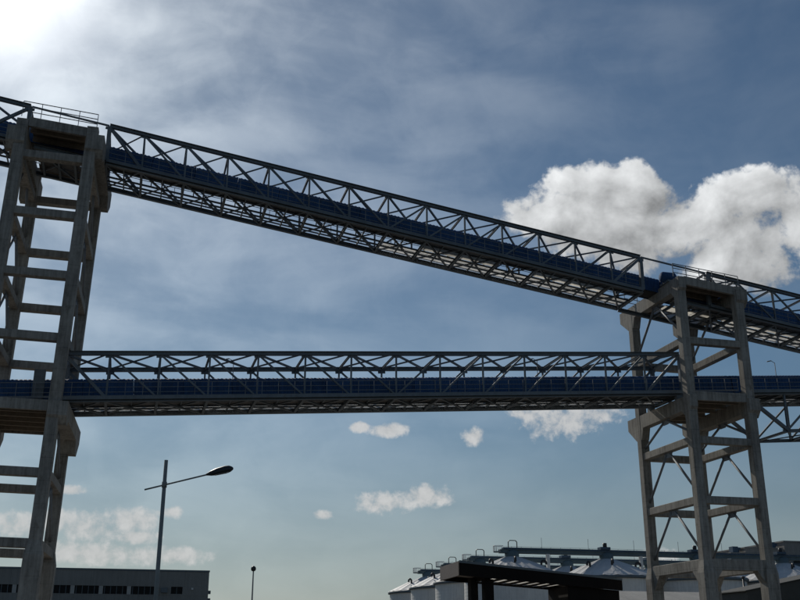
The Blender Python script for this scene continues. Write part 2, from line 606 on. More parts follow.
# drive unit on the platform corner
T_D = TR.box('drive_base', (42.15, 70.6, 30.82), (43.4, 72.0, 30.98), STEEL)
TR.add('drive_motor', lathe_mesh('drive_motor', [(0, 0), (0.36, 0.02), (0.46, 0.15), (0.46, 1.2), (0.32, 1.35), (0, 1.4)], BLUE, 18), (41.9, 71.3, 31.42), Matrix.Rotation(R(90), 3, 'Y'), T_D)

# ------------------------------------------------------------------ conveyor bridges
VN, VR = 71.3, 75.9        # near and far truss planes


def hood_mesh(L, w, h):
    """ribbed blue cover with a rounded top"""
    key = ('hood', round(L, 2), w, h)
    if key in CACHE:
        return CACHE[key]
    bm = bmesh.new()
    pr = [(-w / 2, 0)]
    r = w / 2
    n = 8
    for i in range(n + 1):
        a = math.pi - math.pi * i / n
        pr.append((r * math.cos(a), h - r * 0.55 + r * 0.55 * math.sin(a)))
    pr.append((w / 2, 0))
    xs, i = [], 0
    nr = max(2, int(round(L / 0.29)))
    for i in range(nr):
        x0 = L * i / nr
        d = L / nr
        xs += [(x0, 0.0), (x0 + d * 0.4, 0.0), (x0 + d * 0.5, 0.03), (x0 + d * 0.9, 0.03)]
    xs.append((L, 0.0))
    rings = []
    for x, o in xs:
        rings.append([bm.verts.new((x, y * (1 + o / r), z * (1 + o / h) if z > 0 else z)) for y, z in pr])
    for a, b in zip(rings, rings[1:]):
        for i in range(len(pr) - 1):
            bm.faces.new((a[i], a[i + 1], b[i + 1], b[i]))
    for ring in (rings[0], rings[-1]):
        bm.faces.new(ring)
    bmesh.ops.recalc_face_normals(bm, faces=bm.faces)
    me = mesh_from(bm, 'hood', BLUE)
    CACHE[key] = me
    return me


class Bridge(Thing):
    def __init__(self, name, label, u0, u1, z0, slope, group):
        self.u0, self.u1, self.z0, self.sl = u0, u1, z0, slope
        Thing.__init__(self, name, label, 'conveyor', (u0, (VN + VR) / 2, z0), group)

    def zb(self, u):
        return self.z0 + self.sl * (u - self.u0)

    def P(self, u, v, dz):
        return (u, v, self.zb(u) + dz)

    def truss(self, nodes, H, half, ends=True, chord=0.30):
        c = chord
        u0, u1 = nodes[0], nodes[-1]
        um = (u0 + u1) / 2
        for v in (VN, VR):
            self.bar('chord', self.P(u0, v, H), self.P(u1, v, H), c, c, STEEL, 'I')
            self.bar('chord', self.P(u0, v, 0), self.P(u1, v, 0), c, c * 1.1, STEEL, 'I')
            for k, u in enumerate(nodes):
                e = k in (0, len(nodes) - 1)
                w = 0.30 if e else 0.125
                self.bar('vertical', self.P(u, v, c / 2), self.P(u, v, H - c / 2), w, w, STEEL, 'I' if not e else 'B')
            for k in range(len(nodes) - 1):
                a, b = nodes[k], nodes[k + 1]
                if half(k):
                    p, q = self.P(a, v, H - 0.1), self.P(b, v, 0.1)
                else:
                    p, q = self.P(b, v, H - 0.1), self.P(a, v, 0.1)
                e = k in (0, len(nodes) - 2)
                self.bar('diagonal', p, q, 0.12 if not e else 0.2, 0.13 if not e else 0.22, STEEL, 'B')
        for k, u in enumerate(nodes):
            self.bar('cross_beam', self.P(u, VN + c / 2, H), self.P(u, VR - c / 2, H), 0.14, 0.16, STEEL, 'I')
            self.bar('gusset', self.P(u - 0.3, VN - 0.0, H - 0.22), self.P(u + 0.3, VN, H - 0.22), 0.03, 0.22, STEEL)
            self.bar('gusset', self.P(u - 0.3, VR, H - 0.22), self.P(u + 0.3, VR, H - 0.22), 0.03, 0.3, STEEL)
        for k in range(len(nodes) - 1):
            a, b = nodes[k], nodes[k + 1]
            self.bar('lateral_brace', self.P(a, VN + 0.1, H - 0.05), self.P(b, VR - 0.1, H - 0.05), 0.14, 0.14, STEEL, 'L')
            self.bar('lateral_brace', self.P(b, VN + 0.1, H + 0.07), self.P(a, VR - 0.1, H + 0.07), 0.14, 0.14, STEEL, 'L')

    def under(self, nodes, tray=True, c=0.30):
        """floor: cross beams, flat bracing, deck plates and translucent sheets"""
        for k, u in enumerate(nodes):
            self.bar('cross_beam', self.P(u, VN + c / 2, -0.02), self.P(u, VR - c / 2, -0.02), 0.18, 0.28, STEEL, 'I')
        for k in range(len(nodes) - 1):
            a, b = nodes[k], nodes[k + 1]
            self.bar('lateral_brace', self.P(a, VN + 0.1, -0.10), self.P(b, VR - 0.1, -0.10), 0.13, 0.13, STEEL, 'L')
            self.bar('lateral_brace', self.P(b, VN + 0.1, 0.04), self.P(a, VR - 0.1, 0.04), 0.13, 0.13, STEEL, 'L')
            mid = (a + b) / 2
            self.bar('floor_joist', self.P(mid, VN + c / 2, 0.10), self.P(mid, VR - c / 2, 0.10), 0.1, 0.12, STEEL, 'B')
            for v0, v1, m, nm in ((VN + 0.16, VN + 1.20, GRATE, 'deck_plate'), (VN + 1.26, VN + 2.55, FLOOR, 'floor_sheet'), (VN + 2.75, VN + 4.40, FLOOR, 'floor_sheet')):
                if m is FLOOR and not tray:
                    m = GRATE
                if tray == 'open' and nm == 'floor_sheet' and (a < 17 or (k % 3 == 1 and v0 < VN + 2)):
                    continue
                if tray == 'far' and nm == 'floor_sheet' and v0 < VN + 2:
                    m = GRATE
                self.bar(nm, self.P(a + 0.02, (v0 + v1) / 2, 0.19), self.P(b - 0.02, (v0 + v1) / 2, 0.19), v1 - v0, 0.03, m)
        for dv in (1.25, 2.65, 3.4):
            self.bar('stringer', self.P(nodes[0], VN + dv, 0.10), self.P(nodes[-1], VN + dv, 0.10), 0.12, 0.12, STEEL, 'I')
        # edge channel of the near walkway and the far one
        self.bar('edge_channel', self.P(nodes[0], VN - 0.19, 0.12), self.P(nodes[-1], VN - 0.19, 0.12), 0.06, 0.26, STEEL)
        self.bar('edge_channel', self.P(nodes[0], VR + 0.19, 0.12), self.P(nodes[-1], VR + 0.19, 0.12), 0.06, 0.26, STEEL)

    def hood(self, a, b, dz, h, w=1.75, step=3.2, vc=None):
        vc = vc or VN + 2.15
        n = int(round((b - a) / step))
        d = (b - a) / n
        for k in range(n):
            p, q = Vector(self.P(a + k * d, vc, dz)), Vector(self.P(a + (k + 1) * d, vc, dz))
            x = (q - p).normalized()
            y = Vector((0, 1, 0))
            z = x.cross(y)
            self.add('cover', hood_mesh((q - p).length - 0.03, w, h), p, Matrix((x, y, z)).transposed())
            if dz > 0.6:
                for vv in (vc - w / 2 + 0.1, vc + w / 2 - 0.1):
                    self.bar('stand', self.P(a + k * d + 0.1, vv, 0.3), self.P(a + k * d + 0.1, vv, dz + 0.05), 0.08, 0.08, STEEL)
        # belt frame under the covers
        for vv in (vc - w / 2 - 0.03, vc + w / 2 + 0.03):
            self.bar('belt_frame', self.P(a, vv, dz - 0.02), self.P(b, vv, dz - 0.02), 0.07, 0.16, BLUE)
        self.bar('belt', self.P(a, vc, dz - 0.06), self.P(b, vc, dz - 0.06), w - 0.3, 0.03, BELT)

    def rails(self, a, b, step, dz=0.22, v=None, m=STEELL):
        v = v or VN + 0.22
        n = max(1, int(round((b - a) / step)))
        for k in range(n + 1):
            u = a + (b - a) * k / n
            self.bar('rail_post', self.P(u, v, dz), self.P(u, v, dz + 1.1), 0.045, 0.045, m, 'L')
        for r in (0.38, 0.74, 1.1):
            self.bar('rail', self.P(a, v, dz + r), self.P(b, v, dz + r), 0.04, 0.04, m)
        self.bar('toe_board', self.P(a, v, dz + 0.08), self.P(b, v, dz + 0.08), 0.02, 0.14, m)

    def lamp(self, u, v, dz, h):
        """thin walkway lamp with a hooked end"""
        b = self.bar('lamp_post', self.P(u, v, dz), self.P(u, v, dz + h), 0.06, 0.06, STEELL, 'O')
        self.bar('lamp_arm', self.P(u, v, dz + h - 0.02), (u - 0.35, v, self.zb(u) + dz + h + 0.16), 0.05, 0.05, STEELL, 'O', b)
        self.bar('lamp_head', (u - 0.35, v, self.zb(u) + dz + h + 0.16), (u - 0.75, v, self.zb(u) + dz + h + 0.06), 0.16, 0.09, STEELL, 'O', b)


GU, GL = 'spans of the upper sloping conveyor bridge', 'spans of the lower conveyor bridge'
# ---- upper, main span
SU = -0.1415
ZU = lambda u: 39.25 - 3.08 + SU * (u + 3.71)
nodes = [-3.71, -1.09] + [2.1 + (37.38 - 2.1) * k / 11 for k in range(12)] + [40.12]
B = Bridge('conveyor_bridge', 'long sloping upper steel truss conveyor bridge between the two tower tops', nodes[0], nodes[-1], ZU(nodes[0]), SU, GU)
B.truss(nodes, 3.08, lambda k: k < 7)
ext = [-9.9, -6.8] + nodes + [43.2, 46.3]
B.under(nodes, tray='open')
B.hood(-3.71, 42.4, 0.92, 1.35)
B.rails(-3.6, 40.0, 1.25)
B.rails(-3.6, 40.0, 2.5, v=VR - 0.22)
# between the end posts only the far chord runs on below the cross-heads; near chord pieces stand inside the towers
for a, b, v in ((-9.4, -3.73, VR), (40.14, 46.2, VR), (-8.9, -5.6, VN), (43.2, 46.2, VN)):
    B.bar('chord', B.P(a, v, -0.12), B.P(b, v, -0.12), 0.3, 0.3, STEEL, 'I')
for v in (VN, VR):
    B.bar('tie_rod', B.P(-9.4, v, 3.08), B.P(-3.75, v, 3.08), 0.12, 0.12, STEEL)
    B.bar('tie_rod', B.P(40.16, v, 3.08), B.P(46.2, v, 3.08), 0.12, 0.12, STEEL)
for u in (-8.4, -7.2, -6.0, 43.4, 44.9, 46.1):
    B.bar('cross_beam', B.P(u, VN + 0.16, -0.14), B.P(u, VR - 0.16, -0.14), 0.16, 0.22, STEEL, 'I')
for a, b in ((-8.8, -5.7), (43.3, 46.2)):
    B.bar('lateral_brace', B.P(a, VN + 0.1, -0.2), B.P(b, VR - 0.1, -0.2), 0.13, 0.13, STEEL, 'L')
    B.bar('lateral_brace', B.P(b, VN + 0.1, -0.05), B.P(a, VR - 0.1, -0.05), 0.13, 0.13, STEEL, 'L')
    for v0, v1 in ((VN + 0.3, VN + 1.3), (VN + 1.9, VN + 3.0), (VN + 3.3, VN + 4.3)):
        B.bar('floor_sheet', B.P(a, (v0 + v1) / 2, 0.12), B.P(b, (v0 + v1) / 2, 0.12), v1 - v0, 0.03, FLOOR if a > 0 else GRATE)

# ---- upper, next span to the right
nodes = [46.29, 49.15] + [52.6 + 3.3 * k for k in range(8)]
B = Bridge('conveyor_bridge', 'upper truss bridge span running out of frame beyond the right tower', nodes[0], nodes[-1], ZU(nodes[0]), SU, GU)
B.truss(nodes, 3.08, lambda k: k < 5)
B.under(nodes)
B.hood(42.5, nodes[-1], 0.92, 1.35)
B.rails(46.4, nodes[-1], 1.25)
B.rails(46.4, nodes[-1], 2.5, v=VR - 0.22)

# ---- upper, span to the left of the tall tower
nodes = [-9.5 - 3.3 * k for k in range(6, -1, -1)]
B = Bridge('conveyor_bridge', 'upper truss bridge end at the left frame edge beside the tall tower', nodes[0], nodes[-1], ZU(nodes[0]), SU, GU)
B.truss(nodes, 3.08, lambda k: k < 2)
B.under(nodes, tray='open')
B.hood(nodes[0], -3.8, 0.92, 1.35)
B.rails(nodes[0], -9.6, 1.25)

# ---- lower, main span
SLW = 0.0735
ZL = lambda u: 17.93 + SLW * (u + 3.8)
nodes = [-5.05] + [-2.06 + 3.478 * k for k in range(13)] + [42.95]
B = Bridge('conveyor_bridge', 'lower steel truss conveyor bridge crossing the picture between both towers', nodes[0], nodes[-1], ZL(nodes[0]), SLW, GL)
B.truss(nodes, 3.36, lambda k: k < 7)
B.under(nodes, tray='far')
B.hood(-10.6, 48.5, 0.34, 1.62, step=3.47)
B.rails(-10.4, 48.3, 1.2)
B.rails(-10.4, 48.3, 2.4, v=VR - 0.22)
B.lamp(32.2, VR - 0.15, 0.4, 3.6)
B.lamp(7.0, VR - 0.15, 0.4, 3.6)
B.box('control_cabinet', (-7.0, 71.75, 17.46), (-6.25, 72.15, 20.05), STEEL)
for u, zc in ((-4.75, 17.38), (42.55, 20.82)):
    for v in (VN, VR):
        B.box('bearing', (u - 0.25, v - 0.22, zc + 0.003), (u + 0.25, v + 0.22, B.zb(u) - 0.2), STEEL)

# ---- lower, span to the right: deck carried by a truss underneath
nodes = [48.6] + [52.45 + 3.5 * k for k in range(7)]
B = Bridge('conveyor_bridge', 'lower bridge span with the truss hanging under its deck at the right edge', nodes[0], nodes[-1], ZL(nodes[0]), SLW, GL)
for v in (VN, VR):
    B.bar('chord', B.P(nodes[0], v, 0), B.P(nodes[-1], v, 0), 0.3, 0.33, STEEL, 'I')
    B.bar('chord', B.P(nodes[1] - 0.5, v, -3.25), B.P(nodes[-1], v, -3.25), 0.24, 0.26, STEEL, 'I')
    B.bar('diagonal', B.P(nodes[0], v, -0.1), B.P(nodes[1], v, -3.2), 0.26, 0.26, STEEL, 'B')
    for k in range(1, len(nodes) - 1):
        B.bar('vertical', B.P(nodes[k], v, -3.1), B.P(nodes[k], v, -0.15), 0.16, 0.16, STEEL, 'I')
        B.bar('diagonal', B.P(nodes[k] + 0.05, v, -3.1), B.P(nodes[k + 1], v, -0.15), 0.15, 0.15, STEEL, 'B')
for k in range(1, len(nodes)):
    B.bar('cross_beam', B.P(nodes[k], VN + 0.12, -3.25), B.P(nodes[k], VR - 0.12, -3.25), 0.16, 0.2, STEEL, 'I')
    if k + 1 < len(nodes):
        B.bar('lateral_brace', B.P(nodes[k], VN + 0.1, -3.2), B.P(nodes[k + 1], VR - 0.1, -3.2), 0.1, 0.1, STEEL, 'L')
        B.bar('lateral_brace', B.P(nodes[k + 1], VN + 0.1, -3.32), B.P(nodes[k], VR - 0.1, -3.32), 0.1, 0.1, STEEL, 'L')
B.under(nodes, tray='far')
B.hood(48.6, nodes[-1], 0.34, 1.62, step=3.47)
B.rails(48.6, nodes[-1], 1.2)
B.rails(48.6, nodes[-1], 2.4, v=VR - 0.22)
B.lamp(55.2, VR - 0.15, 0.4, 3.4)

# ------------------------------------------------------------------ street lamp
POLE = mat('lamp_pole_steel', (0.27, 0.28, 0.265), 0.7, spec=0.25, metal=0.0, var=0.15, vscale=1.5, streak=0.1)
DARK = mat('dark_lamp_casing', (0.035, 0.036, 0.038), 0.5, var=0.2)
LENS = mat('lamp_lens', (0.25, 0.26, 0.26), 0.15, spec=0.6, var=0.1)
PX, PY = -10.9, 46.8
T = Thing('street_lamp', 'grey street lamp with one slanted arm left of centre, in front of the warehouse', 'street lamp', (PX, PY, 0), None, 0.0)
T.add('pole', lathe_mesh('pole', [(0.0, 0), (0.17, 0), (0.17, 0.04), (0.135, 0.05), (0.13, 3.55), (0.10, 3.75), (0.085, 9.99), (0.0, 10.0)], POLE, 20), T.o)
p, q = Vector((PX - 0.90, PY, 8.62)), Vector((PX + 2.0, PY + 0.1, 9.35))
T.bar('arm', p, q, 0.075, 0.075, POLE, 'O')
T.bar('collar', (PX, PY, 8.72), (PX, PY, 8.98), 0.24, 0.24, POLE, 'O')
bm = bmesh.new()
# cobra head: lofted, fat in the middle, flat below
dirv = (q - p).normalized()
secs = [(-0.12, 0.05, 0.05), (-0.02, 0.09, 0.08), (0.10, 0.14, 0.13), (0.4, 0.20, 0.19), (0.8, 0.21, 0.21), (1.0, 0.17, 0.175), (1.10, 0.10, 0.11), (1.16, 0.04, 0.05)]
rings = []
for s, w, h in secs:
    c = q + dirv * s - T.o
    ring = []
    for i in range(14):
        a = 2 * math.pi * i / 14
        zz = math.sin(a) * h
        zz = zz if zz > 0 else zz * 0.75
        ring.append(bm.verts.new(c + Vector((-dirv.z * zz, math.cos(a) * w, dirv.x * zz))))
    rings.append(ring)
for a, b in zip(rings, rings[1:]):
    for i in range(14):
        j = (i + 1) % 14
        bm.faces.new((a[i], a[j], b[j], b[i]))
bm.faces.new(rings[0])
bm.faces.new(rings[-1])
bmesh.ops.recalc_face_normals(bm, faces=bm.faces)
hd = T.add('lamp_head', mesh_from(bm, 'lamp_head', DARK, True), T.o)
T.bar('lens', q + dirv * 0.30 + Vector((0, 0, -0.115)), q + dirv * 0.95 + Vector((0, 0, -0.13)), 0.26, 0.04, LENS, 'O', hd)

# small far lamp
def r_at(x, y, Y):
    th = R(19.2)
    X, d = x - 400, 300 - y
    yy = 1007 * math.cos(th) - d * math.sin(th)
    z = 1007 * math.sin(th) + d * math.cos(th)
    return Vector((X / yy * Y, Y, z / yy * Y + CAM_Z))


c = r_at(253.5, 568.5, 120)
T = Thing('lamp_mast', 'small distant lamp mast with a dark round head right of the warehouse', 'lamp mast', (c.x, c.y, 0), None, 0.0)
T.add('pole', lathe_mesh('mast_pole', [(0, 0), (0.11, 0), (0.075, c.z - 0.1), (0, c.z - 0.1)], POLE, 12), T.o)
T.add('lamp_head', lathe_mesh('mast_head', [(0, -0.32), (0.2, -0.28), (0.3, -0.1), (0.28, 0.1), (0.14, 0.26), (0, 0.3)], DARK, 16), (c.x, c.y, c.z))
c = r_at(743, 577, 150)
T = Thing('lamp_mast', 'thin dark post seen under the right tower between its legs', 'lamp mast', (c.x, c.y, 0), None, 0.0)
T.add('pole', lathe_mesh('mast_pole', [(0, 0), (0.16, 0), (0.13, c.z - 0.1), (0, c.z - 0.1)], DARK, 12), T.o)
T.add('lamp_head', lathe_mesh('mast_head', [(0, -0.2), (0.25, -0.18), (0.28, 0.0), (0.12, 0.1), (0, 0.12)], DARK, 16), (c.x, c.y, c.z))

# ------------------------------------------------------------------ warehouse, left
CLAD = mat('grey_wall_sheet', (0.25, 0.25, 0.235), 0.7, var=0.10, vscale=0.15, streak=0.14, tint=0.05)
TRIM = mat('roof_trim', (0.12, 0.15, 0.17), 0.5, var=0.1)
GLASS = mat('dark_window_glass', (0.010, 0.012, 0.014), 0.45, spec=0.15, var=0.1)
PIER = mat('pale_window_pier', (0.42, 0.42, 0.40), 0.8, var=0.12, vscale=1.0)
WHT = mat('white_lamp_plastic', (0.7, 0.7, 0.68), 0.5, var=0.05)
wY = 136.0
e1 = r_at(209.5, 571, wY)          # right roof corner
eu = e1.x * math.cos(ALPHA) + e1.y * math.sin(ALPHA)
ev = -e1.x * math.sin(ALPHA) + e1.y * math.cos(ALPHA)
Zr = e1.z
T = Thing('warehouse', 'long grey flat-roofed warehouse with a strip of dark windows at lower left', 'building', (eu - 35, ev + 10, 0))
Lw = 70
WZ0, WZ1 = Zr - 3.15, Zr - 2.05      # window strip
def wall_seg(a, b, z0, z1, nm='wall_panel'):
    n = max(1, int(round((b - a) / 3.0)))
    for k in range(n):
        d = (b - a) / n
        T.box(nm, (a + k * d + 0.006, ev, z0), (a + (k + 1) * d - 0.006, ev + 0.25, z1), CLAD)
wall_seg(eu - Lw, eu, WZ1, Zr - 0.12)
wall_seg(eu - Lw, eu - 6.1, WZ0, WZ0 + 0.1)
T.box('wall', (eu - Lw, ev + 0.02, 0), (eu, ev + 0.27, WZ0 - 0.004), CLAD)
T.box('wall', (eu - 0.25, ev + 0.28, 0), (eu, ev + 24, Zr - 0.12), CLAD)
T.box('wall', (eu - Lw, ev + 0.28, 0), (eu - Lw + 0.25, ev + 24, Zr - 0.12), CLAD)
T.box('wall', (eu - Lw + 0.26, ev + 23.7, 0), (eu - 0.26, ev + 23.95, Zr - 0.12), CLAD)
T.box('roof', (eu - Lw + 0.05, ev + 0.05, Zr - 0.11), (eu - 0.05, ev + 23.9, Zr - 0.02), TRIM)
T.box('roof_trim', (eu - Lw - 0.05, ev - 0.06, Zr - 0.16), (eu + 0.06, ev + 0.05 - 0.003, Zr + 0.06), TRIM)
# windows in pairs of dark lights between pale piers
u = eu - 6.3
k = 0
while u > eu - Lw + 4:
    T.box('pier', (u - 0.5, ev + 0.03, WZ0 + 0.1), (u, ev + 0.22, WZ1 - 0.004), PIER)
    wn = T.box('window', (u - 3.45, ev + 0.16, WZ0 + 0.1), (u - 0.504, ev + 0.20, WZ1 - 0.004), GLASS)
    for j in range(4):
        x = u - 0.504 - (j + 0.5) * 2.946 / 4 - 0.2
        T.box('mullion', (x, ev + 0.10, WZ0 + 0.1), (x + 0.07, ev + 0.155, WZ1 - 0.004), TRIM, wn)
    u -= 3.45
    k += 1
T.box('wall_panel', (eu - 6.29, ev, WZ0), (eu - 4.75, ev + 0.25, WZ1 - 0.004), CLAD)
T.box('wall_panel', (eu - 3.3, ev, WZ0), (eu, ev + 0.25, WZ1 - 0.004), CLAD)
T.box('wall_panel', (eu - 4.744, ev, WZ0), (eu - 3.306, ev + 0.25, WZ0 + 0.2), CLAD)
w = T.box('window', (eu - 4.744, ev + 0.15, WZ0 + 0.204), (eu - 3.306, ev + 0.2, WZ1 - 0.004), GLASS)
T.box('mullion', (eu - 4.06, ev + 0.1, WZ0 + 0.204), (eu - 4.0, ev + 0.146, WZ1 - 0.004), TRIM, w)
T.box('window_hood', (eu - 6.0, ev - 0.35, WZ1 - 0.75), (eu - 5.2, ev - 0.003, WZ1 - 0.15), TRIM)
T.box('wall_lamp', (eu - 2.2, ev - 0.28, WZ1 - 0.35), (eu - 1.95, ev - 0.003, WZ1 - 0.12), WHT)
for zz in (Zr - 2.6, Zr - 3.55):
    T.box('wall_bracket', (eu + 0.003, ev + 0.4, zz - 0.25), (eu + 0.35, ev + 1.2, zz + 0.15), TRIM)

# ------------------------------------------------------------------ silos
SILO = mat('silo_wall_sheet', (0.74, 0.73, 0.70), 0.7, var=0.07, vscale=0.25, streak=0.16, tint=0.08)
CONE = mat('silo_roof_sheet', (0.58, 0.58, 0.57), 0.5, metal=0.0, var=0.08, vscale=0.4, streak=0.05, tint=0.08)
GAL = mat('silo_gallery_paint', (0.10, 0.145, 0.165), 0.5, var=0.15, vscale=0.6, streak=0.1, tint=0.15)
GAL2 = mat('silo_machine_blue', (0.05, 0.09, 0.14), 0.5, var=0.2)
SR, SE = 8.4, 13.7


def silo_body():
    # wall with the fine rings of rolled corrugated plate
    pr = []
    z = 0.0
    while z < SE - 0.01:
        pr += [(SR, z), (SR + 0.012, z + 0.28)]
        z += 0.57
    pr.append((SR, SE))
    return lathe_mesh('silo_wall', pr, SILO, 64, False)


def silo_roof():
    bm = bmesh.new()
    seg = 72
    rr = [(SR + 0.35, SE + 0.05), (SR * 0.55, SE + 2.0), (1.25, SE + 3.35)]
    rings = []
    for r, z in rr:
        rings.append([bm.verts.new(((r) * math.cos(2 * math.pi * i / seg), r * math.sin(2 * math.pi * i / seg), z + (0.09 if i % 3 == 0 else 0.0) * (1 if r > 2 else 0))) for i in range(seg)])
    for a, b in zip(rings, rings[1:]):
        for i in range(seg):
            j = (i + 1) % seg
            bm.faces.new((a[i], a[j], b[j], b[i]))
    bm.faces.new(rings[-1])
    bmesh.ops.recalc_face_normals(bm, faces=bm.faces)
    return mesh_from(bm, 'silo_roof', CONE)


M_BODY, M_ROOF = silo_body(), silo_roof()
M_RIM = lathe_mesh('silo_rim', [(SR + 0.02, SE - 0.42), (SR + 0.4, SE - 0.4), (SR + 0.42, SE + 0.04), (SR + 0.1, SE + 0.06)], TRIM, 64)
M_TOP = lathe_mesh('silo_cap', [(1.25, 0), (1.25, 0.9), (0.8, 1.2), (0, 1.25)], GAL, 24)


def vent_mesh():
    """goose-neck vent pipe"""
    bm = bmesh.new()
    pts = [(0, 0, -0.2), (0, 0, 0.75)] + [(0.42 - 0.42 * math.cos(a), 0, 0.75 + 0.42 * math.sin(a)) for a in [math.pi * k / 8 for k in range(1, 9)]] + [(0.84, 0, 0.5)]
    rings = []
    for i, p in enumerate(pts):
        a = Vector(pts[max(0, i - 1)])
        b = Vector(pts[min(len(pts) - 1, i + 1)])
        t = (b - a).normalized()
        s = Vector((0, 1, 0))
        n = s.cross(t)
        rings.append([bm.verts.new(Vector(p) + s * 0.2 * math.cos(2 * math.pi * k / 10) + n * 0.2 * math.sin(2 * math.pi * k / 10)) for k in range(10)])
    for a, b in zip(rings, rings[1:]):
        for k in range(10):
            j = (k + 1) % 10
            bm.faces.new((a[k], a[j], b[j], b[k]))
    bm.faces.new(rings[-1])
    bmesh.ops.recalc_face_normals(bm, faces=bm.faces)
    return mesh_from(bm, 'vent', DARK, True)


M_VENT = vent_mesh()
U0, V0, DU, DV = 65.6, 169.4, 18.0, 17.2
row_word = ['nearest row', 'second row', 'third row', 'farthest row']
col_word = ['leftmost silo', 'second silo from the left', 'third silo from the left', 'fourth silo from the left']
GZ = 18.35
for j in range(4):
    for i in range(4):
        uu, vv = U0 + DU * i, V0 + DV * j
        T = Thing('grain_silo', 'round grain silo with conical roof, %s in the %s' % (col_word[i], row_word[j]),
                  'silo', (uu, vv, 0), 'grain silos in rows')
        T.add('wall', M_BODY, T.o)
        rf = T.add('roof', M_ROOF, T.o)
        T.add('rim', M_RIM, T.o)
        T.add('roof_cap', M_TOP, (uu, vv, SE + 3.3), None, rf)
        for k, (a, rr) in enumerate(((R(-150), 0.62), (R(-105), 0.55), (R(-20), 0.6))):
            z = SE + 0.05 + (1 - rr) * 3.3 / 0.86 * 0.95
            T.add('vent', M_VENT, (uu + SR * rr * math.cos(a), vv + SR * rr * math.sin(a), z), Matrix.Rotation(a, 3, 'Z'), rf)
    # gallery over the row
    vv = V0 + DV * j
    T = Thing('silo_gallery', 'blue grey conveyor gallery over the %s of silos' % row_word[j], 'conveyor gallery', (U0 + 30, vv, GZ), 'galleries above the silo rows')
    ua, ub = U0 - 2.2, U0 + DU * 4.4
    T.bar('girder', (ua, vv - 0.6, GZ - 0.42), (ub, vv - 0.6, GZ - 0.42), 0.26, 0.56, GAL, 'I')
    T.bar('girder', (ua, vv + 0.6, GZ - 0.42), (ub, vv + 0.6, GZ - 0.42), 0.26, 0.56, GAL, 'I')
    T.bar('deck', (ua, vv, GZ - 0.09), (ub, vv, GZ - 0.09), 1.7, 0.09, GAL)
    T.bar('conveyor_cover', (ua + 0.5, vv, GZ + 0.12), (ub, vv, GZ + 0.12), 0.8, 0.32, GAL2)
    T.bar('rail', (ua, vv - 0.8, GZ + 0.4), (ub, vv - 0.8, GZ + 0.4), 0.04, 0.04, GAL)
    n = 44
    for k in range(n + 1):
        u = ua + (ub - ua) * k / n
        T.bar('rail_post', (u, vv - 0.8, GZ - 0.04), (u, vv - 0.8, GZ + 0.4), 0.04, 0.04, GAL)
    # end platform with a round basket of bars, and the steel hoop of the head drum
    for k in range(9):
        aa = R(90 + 22.5 * k)
        T.bar('basket_bar', (ua - 0.3 + 0.85 * math.cos(aa), vv + 0.85 * math.sin(aa), GZ - 0.5), (ua - 0.3 + 0.85 * math.cos(aa), vv + 0.85 * math.sin(aa), GZ + 0.5), 0.07, 0.07, WHT)
    T.add('basket_ring', lathe_mesh('basket_ring', [(0.84, 0), (0.9, 0), (0.9, 0.08), (0.84, 0.08), (0.84, 0)], WHT, 20), (ua - 0.3, vv, GZ + 0.45))
    T.add('end_floor', lathe_mesh('end_floor', [(0, -0.2), (0.85, -0.2), (0.85, -0.02), (0, -0.02)], GAL, 20), (ua - 0.3, vv, GZ - 0.4))
    hp = T.bar('hoop', (ua + 1.6, vv, GZ), (ua + 1.6, vv, GZ + 1.25), 0.13, 0.13, DARK)
    T.bar('hoop_bar', (ua + 1.6, vv, GZ + 1.25), (ua + 1.85, vv, GZ + 1.5), 0.13, 0.13, DARK, 'B', hp)
    T.bar('hoop_bar', (ua + 1.85, vv, GZ + 1.5), (ua + 2.95, vv, GZ + 1.5), 0.13, 0.13, DARK, 'B', hp)
    T.bar('hoop_bar', (ua + 2.95, vv, GZ + 1.5), (ua + 3.2, vv, GZ + 1.25), 0.13, 0.13, DARK, 'B', hp)
    T.bar('hoop_bar', (ua + 3.2, vv, GZ), (ua + 3.2, vv, GZ + 1.25), 0.13, 0.13, DARK, 'B', hp)
    for i in range(4):
        uu = U0 + DU * i
        T.box('drop_box', (uu - 0.7, vv - 0.7, GZ - 1.5), (uu + 0.7, vv + 0.7, GZ - 0.72), GAL2)
        if i:
            T.box('drive_house', (uu - 1.3, vv - 0.7, GZ + 0.285), (uu + 0.6, vv + 0.7, GZ + 0.75), GAL2)
            T.add('motor', lathe_mesh('motor', [(0, -0.4), (0.36, -0.35), (0.36, 0.35), (0, 0.4)], DARK, 14), (uu - 0.3, vv - 0.3, GZ + 1.1))
    for i in range(5):
        uu = U0 + DU * (i + 0.36)
        T.bar('trestle_post', (uu, vv - 0.6, SE - 2 if i < 4 else 0), (uu, vv - 0.6, GZ - 0.72), 0.55, 0.5, SILO)
    for i in range(7):
        uu = U0 + 6 + i * 9.0
        T.bar('lamp_post', (uu, vv + 0.8, GZ - 0.1), (uu, vv + 0.8, GZ + 2.2), 0.05, 0.05, STEELL)

# ------------------------------------------------------------------ dark canopy in front of the silos
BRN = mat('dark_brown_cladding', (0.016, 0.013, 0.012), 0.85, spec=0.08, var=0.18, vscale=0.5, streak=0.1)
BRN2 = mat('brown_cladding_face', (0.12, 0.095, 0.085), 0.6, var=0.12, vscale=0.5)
CEIL = mat('canopy_soffit', (0.20, 0.17, 0.15), 0.8, var=0.15, vscale=0.6)


def onz(x, y, z):
    v = r_at(x, y, 1.0)
    s = (z - CAM_Z) / (v.z - CAM_Z)
    return Vector((v.x * s, v.y * s, z))


